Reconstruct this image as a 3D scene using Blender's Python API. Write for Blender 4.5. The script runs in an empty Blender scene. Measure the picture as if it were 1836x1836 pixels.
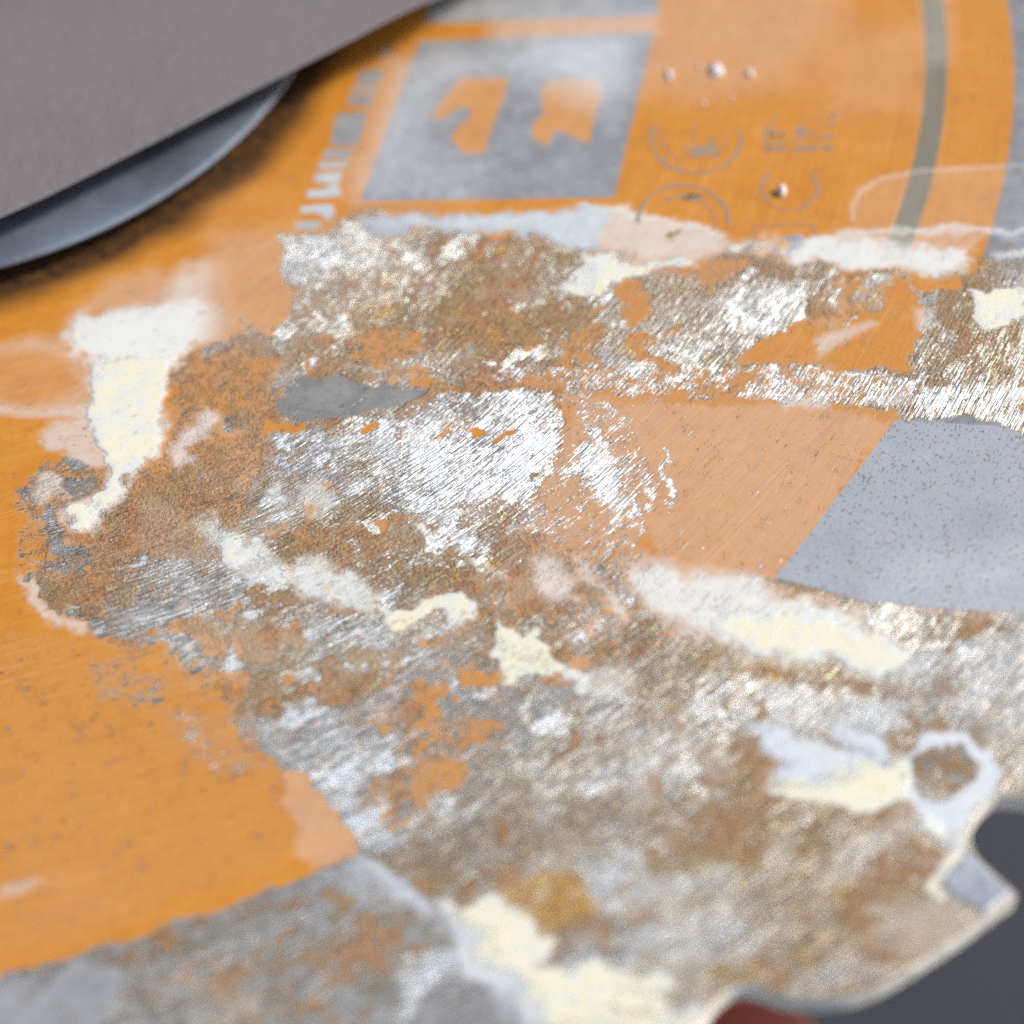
import bpy, bmesh, math, random
import numpy as np
from mathutils import Vector, Matrix

random.seed(7)
rng = np.random.default_rng(11)
S = 0.064                       # metres per unit; one unit = radius of the printed orange disc
sc = bpy.context.scene

# ------------------------------------------------------------------ camera
CAM = (0.48041759, -1.57660583, 1.15604894)
TILT, ROLL, FPX, PW = 0.66836195, -0.12140349, 3500.0, 1836.0
ct, st, cr, sr = math.cos(TILT), math.sin(TILT), math.cos(ROLL), math.sin(ROLL)
ROT = np.array([[1, 0, 0], [0, ct, -st], [0, st, ct]]) @ np.array([[cr, -sr, 0], [sr, cr, 0], [0, 0, 1]])
cd = bpy.data.cameras.new("camera"); cam = bpy.data.objects.new("camera", cd)
sc.collection.objects.link(cam); sc.camera = cam
cam.matrix_world = Matrix.Translation(Vector(CAM) * S) @ Matrix(ROT.tolist()).to_4x4()
cd.sensor_width = 36.0; cd.sensor_height = 36.0; cd.lens = 36.0 * FPX / PW
cd.clip_start = 0.002; cd.clip_end = 50.0
cd.dof.use_dof = True; cd.dof.aperture_fstop = 20.5

def at(px, py, z=0.0):
    """photograph pixel -> point on the plane z (units, blade axis = origin)"""
    d = ROT @ np.array([px - PW / 2, -(py - PW / 2), -FPX])
    k = (z - CAM[2]) / d[2]
    return np.array([CAM[0] + k * d[0], CAM[1] + k * d[1]])

fp = at(960, 840)
view = ROT @ np.array([0, 0, -1.0])
cd.dof.focus_distance = float(np.dot(np.array([fp[0], fp[1], 0]) - np.array(CAM), view)) * S

# ------------------------------------------------------------------ light
SUN_EL, SUN_AZ, SUN_ANG = math.radians(42), math.radians(0), math.radians(10)   # azimuth from +x towards +y
w = bpy.data.worlds.new("World"); sc.world = w; w.use_nodes = True
nt = w.node_tree
sky = nt.nodes.new("ShaderNodeTexSky"); sky.sky_type = 'NISHITA'; sky.sun_disc = False
sky.sun_elevation = SUN_EL; sky.sun_rotation = math.pi / 2 - SUN_AZ
sky.dust_density = 2.0
bg = nt.nodes["Background"]; bg.inputs[1].default_value = 0.13
nt.links.new(sky.outputs[0], bg.inputs[0])
ld = bpy.data.lights.new("sun", 'SUN'); ld.energy = 2.9; ld.angle = SUN_ANG; ld.color = (1.0, 0.955, 0.89)
sun = bpy.data.objects.new("sun", ld); sc.collection.objects.link(sun)
sd = Vector((math.cos(SUN_EL) * math.cos(SUN_AZ), math.cos(SUN_EL) * math.sin(SUN_AZ), math.sin(SUN_EL)))
sun.rotation_euler = sd.to_track_quat('Z', 'Y').to_euler()
sc.view_settings.view_transform = 'Standard'; sc.view_settings.look = 'None'
sc.view_settings.exposure = 0.24; sc.view_settings.gamma = 1.0
sc.render.engine = 'CYCLES'
sc.cycles.max_bounces = 5
sc.cycles.use_denoising = False

# ------------------------------------------------------------------ node helper
class NG:
    def __init__(s, name):
        s.m = bpy.data.materials.new(name); s.m.use_nodes = True; s.t = s.m.node_tree
        s.b = s.t.nodes["Principled BSDF"]; s.out = s.t.nodes["Material Output"]
    def n(s, typ): return s.t.nodes.new(typ)
    def put(s, sock, v):
        if isinstance(v, bpy.types.NodeSocket): s.t.links.new(v, sock)
        elif isinstance(v, (tuple, list)):
            sock.default_value = (*v, 1.0) if len(sock.default_value) == 4 and len(v) == 3 else v
        else: sock.default_value = v
    def math(s, op, a, b=None, c=None, clamp=False):
        n = s.n("ShaderNodeMath"); n.operation = op; n.use_clamp = clamp
        s.put(n.inputs[0], a)
        if b is not None: s.put(n.inputs[1], b)
        if c is not None: s.put(n.inputs[2], c)
        return n.outputs[0]
    def add(s, a, b): return s.math('ADD', a, b)
    def mul(s, a, b): return s.math('MULTIPLY', a, b)
    def ma(s, a, b, c, clamp=False): return s.math('MULTIPLY_ADD', a, b, c, clamp)
    def mix(s, f, a, b):
        n = s.n("ShaderNodeMix"); n.data_type = 'RGBA'
        s.put(n.inputs[0], f); s.put(n.inputs[6], a); s.put(n.inputs[7], b); return n.outputs[2]
    def mixf(s, f, a, b):
        n = s.n("ShaderNodeMix"); n.data_type = 'FLOAT'
        s.put(n.inputs[0], f); s.put(n.inputs[2], a); s.put(n.inputs[3], b); return n.outputs[0]
    def scale(s, v, k):
        n = s.n("ShaderNodeVectorMath"); n.operation = 'MULTIPLY'
        s.put(n.inputs[0], v); s.put(n.inputs[1], k); return n.outputs[0]
    def vadd(s, v, k):
        n = s.n("ShaderNodeVectorMath"); n.operation = 'ADD'
        s.put(n.inputs[0], v); s.put(n.inputs[1], k); return n.outputs[0]
    def rot(s, v, ang):
        n = s.n("ShaderNodeVectorRotate"); n.rotation_type = 'Z_AXIS'
        s.put(n.inputs[0], v); n.inputs["Angle"].default_value = ang; return n.outputs[0]
    def noise(s, v, sc_=1.0, det=4.0, rough=.55, dist=0.0, con=2.4):
        n = s.n("ShaderNodeTexNoise"); s.put(n.inputs["Vector"], v)
        n.inputs["Scale"].default_value = sc_; n.inputs["Detail"].default_value = det
        n.inputs["Roughness"].default_value = rough; n.inputs["Distortion"].default_value = dist
        return s.ma(n.outputs[0], con, .5 - .5 * con)
    def step(s, x, e0, e1):
        n = s.n("ShaderNodeMapRange"); n.interpolation_type = 'SMOOTHSTEP'
        s.put(n.inputs[0], x); s.put(n.inputs[1], e0); s.put(n.inputs[2], e1)
        n.inputs[3].default_value = 0; n.inputs[4].default_value = 1; return n.outputs[0]
    def ramp(s, f, stops):
        n = s.n("ShaderNodeValToRGB"); s.put(n.inputs[0], f)
        e = n.color_ramp.elements
        while len(e) < len(stops): e.new(.5)
        for el, (p, c) in zip(e, stops): el.position = p; el.color = (*c, 1)
        return n.outputs[0]
    def attr(s, name):
        n = s.n("ShaderNodeAttribute"); n.attribute_name = name; return n
    def bump(s, h, dist, strength=1.0, normal=None):
        n = s.n("ShaderNodeBump"); s.put(n.inputs["Height"], h)
        n.inputs["Distance"].default_value = dist; n.inputs["Strength"].default_value = strength
        if normal is not None: s.put(n.inputs["Normal"], normal)
        return n.outputs[0]

# ------------------------------------------------------------------ the blade's surface material
def blade_material():
    g = NG("worn_painted_steel")
    pos = g.attr("pos").outputs["Vector"]; pol = g.attr("pol").outputs["Vector"]
    def chans(name):
        a = g.attr(name); sp = g.n("ShaderNodeSeparateColor"); g.t.links.new(a.outputs["Color"], sp.inputs[0])
        return sp.outputs[0], sp.outputs[1], sp.outputs[2], a.outputs["Alpha"]
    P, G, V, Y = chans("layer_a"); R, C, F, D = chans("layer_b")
    wob = g.noise(pos, 14, 3, .5, 0, 1.0)
    polw = g.vadd(pol, g.scale(g.n("ShaderNodeCombineXYZ").outputs[0], (0, 0, 0)))
    cx = g.n("ShaderNodeCombineXYZ"); g.put(cx.inputs[0], g.mul(wob, .006)); polw = g.vadd(pol, cx.outputs[0])
    NB = g.noise(pos, 24, 8, .62)
    NM = g.noise(pos, 85, 6, .62)
    NF = g.noise(pos, 300, 4, .6)
    NX = g.noise(g.vadd(pos, (3.1, 1.7, .4)), 60, 7, .65)
    NS = g.noise(g.scale(polw, (600, 44, 1)), 1, 2, .6, .3, 3.4)
    NT = g.noise(g.scale(polw, (190, 60, 1)), 1, 6, .75, .5, 3.0)      # chunkier streaks
    # how much of each layer
    def cover(c, n, soft=.09, gain=1.5, off=.25):
        return g.step(g.add(g.ma(c, gain, -off), g.mul(n, -1)), -soft, soft)
    # pattern of the print: sharp with a faintly ragged rim
    pm = g.step(g.add(P, g.ma(NM, .20, -.10)), .40, .60)
    NV = g.noise(g.scale(polw, (830, 95, 1)), 1, 1.5, .6, .2, 3.4)     # hair-fine scratches
    NG_ = g.noise(g.vadd(pos, (5, 5, 1)), 430, 2.5, .6, 0, 3.2)            # grit
    nw = g.add(g.add(g.mul(NB, .22), g.mul(NM, .24)), g.add(g.mul(NT, .28), g.mul(NV, .26)))
    wear = cover(G, g.ma(nw, 2.1, -.55), .10)
    nr = g.add(g.add(g.mul(NX, .32), g.mul(NM, .2)), g.add(g.mul(NT, .24), g.mul(NG_, .24)))
    rust = cover(R, g.ma(nr, 2.0, -.5), .22, 1.25, .2)
    # bare galvanised steel, pitted
    pit = g.step(g.add(g.noise(g.scale(polw, (520, 330, 1)), 1, 2, .55), g.mul(NM, .22)), .20, .46)
    slate = g.mix(1.0, (.16, .125, .09), g.ramp(g.ma(NB, .45, g.ma(NX, .45, .05)), [(.05, (.15, .145, .14)), (.45, (.235, .235, .245)), (.9, (.37, .37, .37))]))
    # orange paint
    fine = g.noise(g.scale(g.rot(pos, math.radians(47)), (420, 14, 1)), 1, 2, .6, .1, 2.8)
    fineb = g.noise(g.scale(g.rot(pos, math.radians(28)), (480, 10, 1)), 1, 2, .6, .1, 2.8)
    fine2 = g.noise(g.scale(polw, (300, 9, 1)), 1, 3, .55)
    otone = g.ma(NB, .35, g.ma(NM, .2, g.ma(fine2, .25, .1)))
    orange = g.ramp(otone, [(.1, (.49, .170, .010)), (.5, (.61, .235, .020)), (.95, (.70, .31, .065))])
    sline = g.math('MAXIMUM', g.step(fine, .66, 1.0), g.mul(g.step(fineb, .74, 1.0), .7))
    orange = g.mix(g.mul(sline, g.ma(F, 1.6, .10)), orange, (.36, .16, .06))
    speck = g.step(g.noise(g.vadd(pos, (7, 2, 0)), 420, 2, .5), .82, .95)
    orange = g.mix(g.mul(speck, .7), orange, (.30, .17, .09))
    slate = g.mix(g.step(V, .36, .55), slate, g.mix(NB, (.30, .318, .335), (.365, .38, .395)))
    slate = g.mix(g.math('MULTIPLY', Y, .8, clamp=True), slate, (.20, .165, .085))
    lsc = g.step(g.noise(g.scale(polw, (560, 3.5, 1)), 1, 2, .5, .1, 2.6), .80, 1.05)
    orange = g.mix(g.mul(lsc, .28), orange, (.86, .52, .26))
    lsd = g.step(g.noise(g.scale(g.vadd(polw, (3, 1, 0)), (460, 6, 1)), 1, 2, .5, .1, 2.6), .80, 1.1)
    orange = g.mix(g.mul(lsd, .35), orange, (.36, .15, .04))
    orange = g.mix(g.mul(g.step(G, .12, .36), .62), orange, g.mix(g.ma(NF, .6, .2, True), (.40, .19, .075), (.62, .35, .16)))
    orange = g.mix(g.math('MULTIPLY', g.mul(R, 1.5), g.ma(NM, .8, .1), clamp=True), orange, g.mix(NF, (.30, .14, .05), (.62, .36, .17)))
    paint = g.mix(pm, slate, orange)
    # scraped steel: bright and dark grinding streaks
    lev = g.add(g.ma(V, .82, -.53), g.add(g.ma(NS, .42, -.21), g.add(g.ma(NV, .40, -.20), g.add(g.ma(NT, .42, -.21), g.ma(NG_, .22, -.11)))))
    long1 = g.step(g.noise(g.scale(g.rot(polw, .06), (430, 7, 1)), 1, 2, .5, .1, 2.6), .74, .98)
    long2 = g.step(g.noise(g.scale(g.vadd(g.rot(polw, -.09), (2, 4, 0)), (500, 9, 1)), 1, 2, .5, .1, 2.6), .76, 1.0)
    lev = g.add(g.ma(long1, .34, .50), g.ma(long2, -.30, lev))
    dirt = g.math('ADD', g.mul(R, .55), g.ma(Y, .55, g.ma(NX, .5, -.25)), clamp=True)
    gap = g.mix(dirt, (.36, .355, .335), g.ramp(g.ma(NG_, .5, g.ma(NM, .3, .1)), [(.1, (.16, .085, .03)), (.5, (.34, .21, .085)), (.9, (.56, .40, .19))]))
    gap = g.mix(g.mul(g.step(g.add(NS, NV), .75, .2), .45), gap, (.12, .095, .07))
    shine = g.mix(g.math('MULTIPLY', dirt, .45, clamp=True), (.95, .965, .955), (.90, .80, .55))  # bare bright metal, its glints painted in as near-white base colour
    dull = g.mix(dirt, (.50, .515, .51), (.55, .46, .30))
    steel = g.mix(g.step(lev, .38, .58), gap, dull)
    steel = g.mix(g.step(lev, .66, .84), steel, shine)
    dark = g.step(g.noise(g.vadd(pos, (2, 9, 0)), 150, 5, .65), .80, 1.0)
    steel = g.mix(g.math('MULTIPLY', dark, g.ma(R, .8, .15), clamp=True), steel, (.20, .10, .04))
    col = g.mix(wear, paint, steel)
    rcol = g.ramp(g.ma(NF, .45, g.ma(NM, .35, .1)), [(0, (.13, .055, .022)), (.3, (.27, .12, .05)), (.6, (.47, .24, .10)), (1, (.66, .45, .25))])
    rcol = g.mix(g.mul(g.step(NB, .35, .75), .6), rcol, g.ramp(g.ma(NG_, .5, g.ma(NM, .3, .1)), [(0, (.13, .085, .025)), (.5, (.33, .235, .095)), (1, (.58, .47, .27))]))
    col = g.mix(g.mul(rust, .9), col, rcol)
    # dried whitish film, then thick cream residue
    col = g.mix(g.mul(g.step(Y, 1.15, 1.5), g.ma(NM, .8, .35, True)), col, g.mix(NX, (.42, .17, .03), (.66, .42, .12)))
    fn = g.mul(F, g.ma(NX, .24, g.ma(NT, .26, g.ma(F, .22, .50))))
    fn = g.math('MINIMUM', g.math('MAXIMUM', fn, 0.0), 1.0)
    fcol = g.mix(g.ma(pm, .6, .2), g.mix(g.step(Y, .25, .6), g.mix(g.ma(NB, .8, .1, True), (.60, .67, .74), (.72, .74, .70)), (.70, .66, .57)), g.mix(g.ma(NB, .8, .1, True), (.74, .70, .62), (.76, .75, .68)))
    fcol = g.mix(g.step(C, .05, .8), fcol, g.mix(g.step(NX, .2, 1.0), (.79, .79, .71), (.84, .78, .59)))
    col = g.mix(fn, col, fcol)
    pmask = g.mul(g.mul(g.ma(pit, -1, 1), g.ma(pm, -1, 1)), g.ma(wear, -1, 1))
    col = g.mix(g.mul(pmask, g.ma(g.step(V, .36, .55), .40, .30)), col, (.17, .125, .08))
    cn = g.add(g.mul(NX, .46), g.add(g.mul(NG_, .10), g.add(g.mul(NV, .10), g.mul(NT, .34))))
    cream = cover(C, g.ma(cn, 1.5, -.25), .38, 1.5, .30)
    thick = g.step(C, .55, 1.0)
    halo = g.mul(g.mul(g.mul(cream, g.ma(cream, -4, 4)), g.ma(fn, -.9, .9)), g.ma(NM, .8, .1))
    col = g.mix(g.math('MULTIPLY', halo, .28, clamp=True), col, (.40, .19, .06))
    ccol = g.mix(g.step(g.add(g.ma(NX, .7, g.mul(NB, .5)), g.mul(thick, .35)), .45, 1.15), (.70, .71, .66), (.82, .75, .52))
    ccol = g.mix(g.mul(g.step(NM, .5, 1.1), .35), ccol, (.82, .80, .74))
    ccol = g.mix(g.mul(g.step(NG_, .85, 1.2), .30), ccol, (.48, .36, .20))
    crack = g.step(g.noise(pos, 45, 5, .7, 1.2, 2.2), .92, 1.1)
    ccol = g.mix(g.mul(crack, .35), ccol, (.45, .30, .17))
    col = g.mix(g.mul(cream, g.ma(thick, .12, .83)), col, ccol)
    col = g.mix(g.math('MINIMUM', g.mul(D, g.ma(NM, .3, .9)), 1.0), col, (.018, .014, .012))   # black grime and the flange's contact shade, painted in round its rim
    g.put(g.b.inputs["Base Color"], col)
    bare = g.mul(g.mul(wear, g.ma(rust, -.9, 1)), g.mul(g.ma(cream, -1, 1), g.ma(fn, -1, 1, True)))
    g.put(g.b.inputs["Metallic"], g.math('MULTIPLY', bare, .55, clamp=True))
    rough = g.mixf(wear, g.mixf(pm, .5, .42), .40)
    rough = g.mixf(rust, rough, .62); rough = g.mixf(fn, rough, .33); rough = g.mixf(cream, rough, .45)
    g.put(g.b.inputs["Roughness"], g.ma(NM, .10, g.add(rough, -.05)))
    # relief: paint edge, grinding grooves, crusty rust, thick residue
    h = g.mul(g.ma(wear, -1, 1), .6)
    clear = g.mul(g.ma(cream, -.85, 1), g.ma(fn, -.6, 1))
    groove = g.mul(g.mul(g.mul(wear, clear), NS), .55)
    h = g.add(h, groove)
    h = g.add(h, g.mul(g.mul(g.mul(rust, clear), g.add(NF, NM)), .42))
    h = g.add(h, g.mul(g.mul(g.mul(wear, clear), g.add(NF, NM)), .22))
    h = g.add(h, g.mul(g.mul(g.step(cream, .3, .7), g.ma(fn, -.75, 1)), .6)); h = g.add(h, g.mul(NF, .03)); h = g.add(h, g.mul(F, .15))
    h = g.add(h, g.mul(sline, -.05))
    g.put(g.b.inputs["Normal"], g.bump(h, .00009, 1.0))
    return g.m

def simple(name, build):
    g = NG(name); build(g); return g.m

def m_edge(g):
    tc = g.n("ShaderNodeTexCoord").outputs["Object"]
    n1 = g.noise(tc, 900, 5, .6); n2 = g.noise(tc, 260, 5, .6)
    c = g.mix(g.step(n2, .2, .9), (.74, .68, .58), (.86, .81, .72))
    c = g.mix(g.mul(g.step(n1, .75, 1.1), .6), c, (.30, .17, .08))
    g.put(g.b.inputs["Base Color"], c); g.put(g.b.inputs["Roughness"], .55)
    g.put(g.b.inputs["Normal"], g.bump(n1, .00005))
def m_carbide(g):
    tc = g.n("ShaderNodeTexCoord").outputs["Object"]
    n1 = g.noise(tc, 1500, 5, .6); n2 = g.noise(tc, 400, 5, .65)
    c = g.mix(g.step(n2, .1, .9), (.30, .33, .36), (.46, .48, .49))
    c = g.mix(g.mul(g.step(n2, .75, 1.0), .7), c, (.55, .44, .28))
    g.put(g.b.inputs["Base Color"], c); g.put(g.b.inputs["Roughness"], .45); g.put(g.b.inputs["Metallic"], .3)
    g.put(g.b.inputs["Normal"], g.bump(n1, .00004))
def m_flange(g):
    pos = g.n("ShaderNodeTexCoord").outputs["Object"]
    sx = g.n("ShaderNodeSeparateXYZ"); g.put(sx.inputs[0], pos)
    cx = g.n("ShaderNodeCombineXYZ")
    g.put(cx.inputs[0], g.math('SQRT', g.add(g.mul(sx.outputs[0], sx.outputs[0]), g.mul(sx.outputs[1], sx.outputs[1]))))
    g.put(cx.inputs[1], g.mul(g.math('ARCTAN2', sx.outputs[1], sx.outputs[0]), .012))
    lathe = g.noise(g.scale(cx.outputs[0], (5000, 160, 1)), 1, 3, .6)
    n2 = g.noise(pos, 120, 5, .6); n3 = g.noise(pos, 420, 5, .65)
    c = g.mix(g.step(n2, .2, .9), (.10, .12, .145), (.20, .235, .28))
    c = g.mix(g.ma(lathe, .25, -.02, True), c, (.22, .25, .30))
    c = g.mix(g.mul(g.step(n3, .9, 1.2), .5), c, (.4, .42, .42))
    g.put(g.b.inputs["Base Color"], c); g.put(g.b.inputs["Metallic"], .55); g.put(g.b.inputs["Roughness"], g.ma(n3, .12, .55))
    g.put(g.b.inputs["Normal"], g.bump(g.add(g.mul(lathe, .5), n3), .000025))
def m_guard(g):
    tc = g.n("ShaderNodeTexCoord").outputs["Object"]
    n1 = g.noise(tc, 2600, 4, .6); n2 = g.noise(tc, 60, 5, .6); n3 = g.noise(tc, 1100, 4, .6)
    c = g.mix(g.step(n2, 0, 1), (.165, .138, .130), (.20, .172, .164))
    c = g.mix(g.mul(g.step(n3, .6, 1.2), .35), c, (.25, .22, .215))
    c = g.mix(g.mul(g.step(n1, 1.02, 1.2), .6), c, (.42, .36, .33))
    g.put(g.b.inputs["Base Color"], c); g.put(g.b.inputs["Roughness"], .60)
    g.put(g.b.inputs["Normal"], g.bump(g.add(g.mul(n1, .6), n3), .00004))
def m_print(g):
    pos = g.n("ShaderNodeTexCoord").outputs["Object"]
    n = g.noise(pos, 1500, 4, .6)
    g.put(g.b.inputs["Base Color"], g.mix(g.step(n, .15, .75), (.46, .25, .10), (.27, .24, .21))); g.put(g.b.inputs["Roughness"], .5)
def m_floor(g):
    tc = g.n("ShaderNodeTexCoord").outputs["Object"]
    n = g.noise(tc, 9, 6, .6)
    g.put(g.b.inputs["Base Color"], g.mix(g.step(n, 0, 1), (.026, .028, .034), (.042, .045, .053))); g.put(g.b.inputs["Roughness"], .8)
    g.put(g.b.inputs["Normal"], g.bump(g.noise(tc, 300, 4, .6), .0004))
def m_red(g):
    tc = g.n("ShaderNodeTexCoord").outputs["Object"]
    n = g.noise(tc, 80, 5, .6)
    g.put(g.b.inputs["Base Color"], g.mix(g.step(n, 0, 1), (.08, .011, .004), (.12, .02, .007))); g.put(g.b.inputs["Roughness"], .45)
def m_wax(g):
    g.put(g.b.inputs["Base Color"], (.80, .74, .70)); g.put(g.b.inputs["Roughness"], .3)
    g.b.inputs["Subsurface Weight"].default_value = 0.0

MB_ = blade_material()
ME, MC, MF, MG = (simple(n, f) for n, f in (("blade_edge", m_edge), ("carbide", m_carbide), ("flange_steel", m_flange), ("guard_casting", m_guard)))
MP, MFL, MR, MW = (simple(n, f) for n, f in (("grey_print", m_print), ("floor_dark", m_floor), ("red_plastic", m_red), ("wax", m_wax)))

def link(name, verts, faces, mats, parent=None, smooth=False):
    me = bpy.data.meshes.new(name); me.from_pydata([tuple(v) for v in verts], [], faces); me.update()
    for m in (mats if isinstance(mats, (list, tuple)) else [mats]): me.materials.append(m)
    if smooth: me.polygons.foreach_set("use_smooth", [True] * len(me.polygons))
    o = bpy.data.objects.new(name, me); sc.collection.objects.link(o)
    if parent: o.parent = parent
    return o
def empty(name, loc, label, cat):
    o = bpy.data.objects.new(name, None); sc.collection.objects.link(o); o.location = loc
    o.empty_display_size = .01; o['label'] = label; o['category'] = cat
    return o
def tag(o, label, cat): o['label'] = label; o['category'] = cat

# ------------------------------------------------------------------ setting: the dark floor below the saw
FZ = -0.26
v = []; f = []
N = 12
for j in range(N + 1):
    for i in range(N + 1):
        v.append(((i / N - .5) * 8, (j / N - .5) * 8, FZ))
for j in range(N):
    for i in range(N):
        a = j * (N + 1) + i; f.append((a, a + 1, a + N + 2, a + N + 1))
fl = link("ground", v, f, MFL); fl['kind'] = 'structure'

# ------------------------------------------------------------------ surface map of the blade: traced patches, each (channels, feather, outline)
#  P print orange | G paint scraped off | V bare-metal brightness | Y yellow stain | R rust | C cream residue | F thin film | D black grime and painted flange shade
Z = []
def reg(ch, fe, s):
    q = [float(t) for t in s.replace(';', ' ').replace(',', ' ').split()]
    Z.append((ch, fe, list(zip(q[::2], q[1::2]))))
# --- printed grey fields on the orange
reg(dict(P=0,G=.08,R=.10,F=.12),-4,'752,74 1172,57 1101,354 646,361')
reg(dict(P=0,F=.35),-5,'777,-30 1184,-30 1180,28 763,42')
reg(dict(P=1),-3.5,'830,138 913,140 900,184 883,227 868,274 834,276 808,248 819,230 841,212 844,193 827,191 798,211 773,212 780,195 808,163')
reg(dict(P=1),-3.5,'975,152 1007,142 1074,142 1081,166 1067,209 1056,258 1025,244 996,232 982,262 954,244 954,226 975,202 971,177')
# small line of lettering beside the label
reg(dict(P=0,F=.1),-4,'688,84 700,86 696,102 684,100')
reg(dict(P=0,F=.15),-4,'645,128 690,124 682,148 640,152')
reg(dict(P=0,F=.2),-4,'632,156 678,154 675,166 629,168')
reg(dict(P=0,F=.2),-4,'626,172 670,172 668,190 622,188')
reg(dict(P=0,F=.15),-4,'606,203 658,200 655,222 640,262 592,258 598,222')
reg(dict(P=0,F=.3),-4,'585,268 632,266 628,284 576,284')
reg(dict(P=0,F=.55),-3,'572,291 625,288 622,300 570,303')
reg(dict(P=0,F=.7),-3,'565,312 612,306 610,322 600,330 562,326')
reg(dict(P=0,F=.75),-3,'553,340 575,340 605,328 612,350 584,354 549,354')
reg(dict(P=0,F=.75),-3,'540,370 562,368 596,366 600,384 588,396 568,380 538,382')
reg(dict(P=0,F=.7),-3,'530,398 572,396 576,404 560,412 528,410')
# pale haze dried on the label and on the print top right
reg(dict(F=0.72),91,'960,40 1165,50 1150,130 1080,190 980,150 900,120')
reg(dict(F=0.55),59,'700,110 830,90 900,110 800,160 720,300 640,350')
reg(dict(F=.42),67,'640,290 760,260 860,300 840,345 650,350')
reg(dict(F=.2),75,'1170,-40 1500,-40 1520,60 1420,150 1260,180 1140,160')
reg(dict(F=.12),67,'1480,60 1660,40 1650,190 1480,210')
reg(dict(F=.45),43,'880,35 1175,20 1175,60 880,72')
reg(dict(F=.25),35,'1655,-30 1700,-30 1705,110 1660,120')
# --- wide worn and rusty field in the middle
reg(dict(G=.80,R=.42,V=.42,Y=.35,P=1),26,'505,425 560,425 650,372 760,385 900,385 1100,400 1300,440 1500,470 1836,470 1860,760 1600,745 1400,728 1200,722 1040,700 1000,770 960,900 960,960 1060,985 1240,1025 1400,1040 1560,1080 1836,1090 1860,1836 1020,1836 660,1530 590,1465 520,1400 480,1340 430,1290 400,1250 310,1230 318,1185 250,1165 160,1130 100,1100 35,1040 45,960 50,870 80,830 240,830 300,700 330,640 430,600 500,540')
# left rusty/orange mixture
reg(dict(G=.38,R=.46,V=.18,Y=.3),18,'300,690 350,640 440,610 520,640 490,700 500,770 470,820 440,900 340,930 250,960 130,1000 60,1030 50,960 60,880 120,820 200,830 290,800')
reg(dict(G=.50,R=.50,V=.30,Y=.3),14,'200,850 330,830 440,830 470,900 420,960 300,1010 180,1060 60,1040 60,980 150,930')
reg(dict(G=.15,R=.25),8,'290,690 330,700 300,790 285,830 300,850 275,840 280,760')
reg(dict(G=.95,R=.25,V=.15,Y=.1),7,'60,925 90,910 105,950 95,975 60,965')
reg(dict(G=.95,R=.2,V=.15,Y=.1),8,'85,960 135,990 160,1020 130,1045 90,1020')
reg(dict(G=1,R=.3,V=.12,Y=.15),6,'105,860 150,850 170,880 150,905 115,890')
reg(dict(G=1,R=.15,V=.15),6,'118,820 150,808 160,825 130,840')
reg(dict(G=1,R=.45,V=.10),7,'385,740 430,740 445,770 400,780 380,765')
# band of streaky bright metal lower left
reg(dict(G=.72,R=.30,V=.68,Y=.15,P=1),12,'190,1040 260,1000 340,1000 380,1040 360,1100 330,1160 250,1165 190,1140')
reg(dict(G=.92,R=.30,V=.60,Y=.35),14,'360,1000 460,1020 620,1080 700,1130 720,1180 620,1170 500,1220 400,1240 315,1222 325,1160 370,1090')
reg(dict(G=.95,R=.12,V=.55,Y=.35),8,'380,1060 430,1050 420,1110 390,1140 360,1120')
reg(dict(G=0.0,R=0,P=1),3,'420,1072 432,1075 424,1100 412,1130 406,1126 414,1098')
reg(dict(G=.9,R=.5,V=.5,Y=.45),14,'470,900 600,890 720,940 860,980 900,1010 860,1060 760,1050 700,1080 560,1000 460,960')
# olive-brown crust
reg(dict(G=1,R=.62,V=.25,Y=.95),16,'560,1190 620,1160 690,1170 690,1230 650,1260 580,1240')
reg(dict(G=1,R=.6,V=.3,Y=.9),14,'740,1030 860,990 900,1020 880,1080 820,1060 760,1060')
# upper-left crusty field
reg(dict(G=.95,R=.38,V=.55,Y=.62),16,'520,480 700,400 900,430 1040,440 1010,510 1080,520 1080,640 900,650 700,690 560,690 500,640 470,600')
reg(dict(G=1,R=.55,V=.30,Y=.85),18,'780,540 900,500 1000,530 980,600 880,640 760,620')
reg(dict(G=1,R=.1,V=.95,Y=.1),10,'500,430 600,420 610,470 540,510 495,500')
reg(dict(G=.95,R=.2,V=.75,Y=.5),14,'600,400 740,395 700,450 640,500 600,480')
reg(dict(G=.3,R=.35,V=.4),12,'660,590 760,600 740,640 680,660 610,650')
reg(dict(G=.1,R=.1,P=1),7,'465,520 500,500 530,530 500,590 450,570')
# slate patch and brushed bright metal
reg(dict(G=.30,P=0,R=.12,V=.3),5,'500,690 560,680 700,690 760,705 720,730 620,748 495,748')
reg(dict(G=.1,R=.2,P=1),5,'470,755 560,752 560,768 500,775 470,790')
reg(dict(G=1,R=.06,V=.58,Y=.10,P=0),12,'490,790 560,775 700,745 760,760 720,860 620,880 560,850 470,860')
reg(dict(G=.97,R=0.28,V=0.74,Y=.05,P=1),14,'740,740 800,700 1000,700 1000,770 985,850 945,890 930,965 860,990 780,940 680,900 650,870 720,800')
reg(dict(G=.97,R=0.22,V=0.86,Y=.0),30,'800,720 980,710 985,790 940,880 820,900 720,880')
reg(dict(G=1,R=.45,V=.6,Y=.3),9,'830,900 900,880 930,900 900,975 840,960')
reg(dict(P=1,G=0,R=0),2.5,'782,785 802,766 806,768 790,788') 
reg(dict(P=1,G=0,R=.1),3,'842,770 858,765 862,785 848,790')
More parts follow.
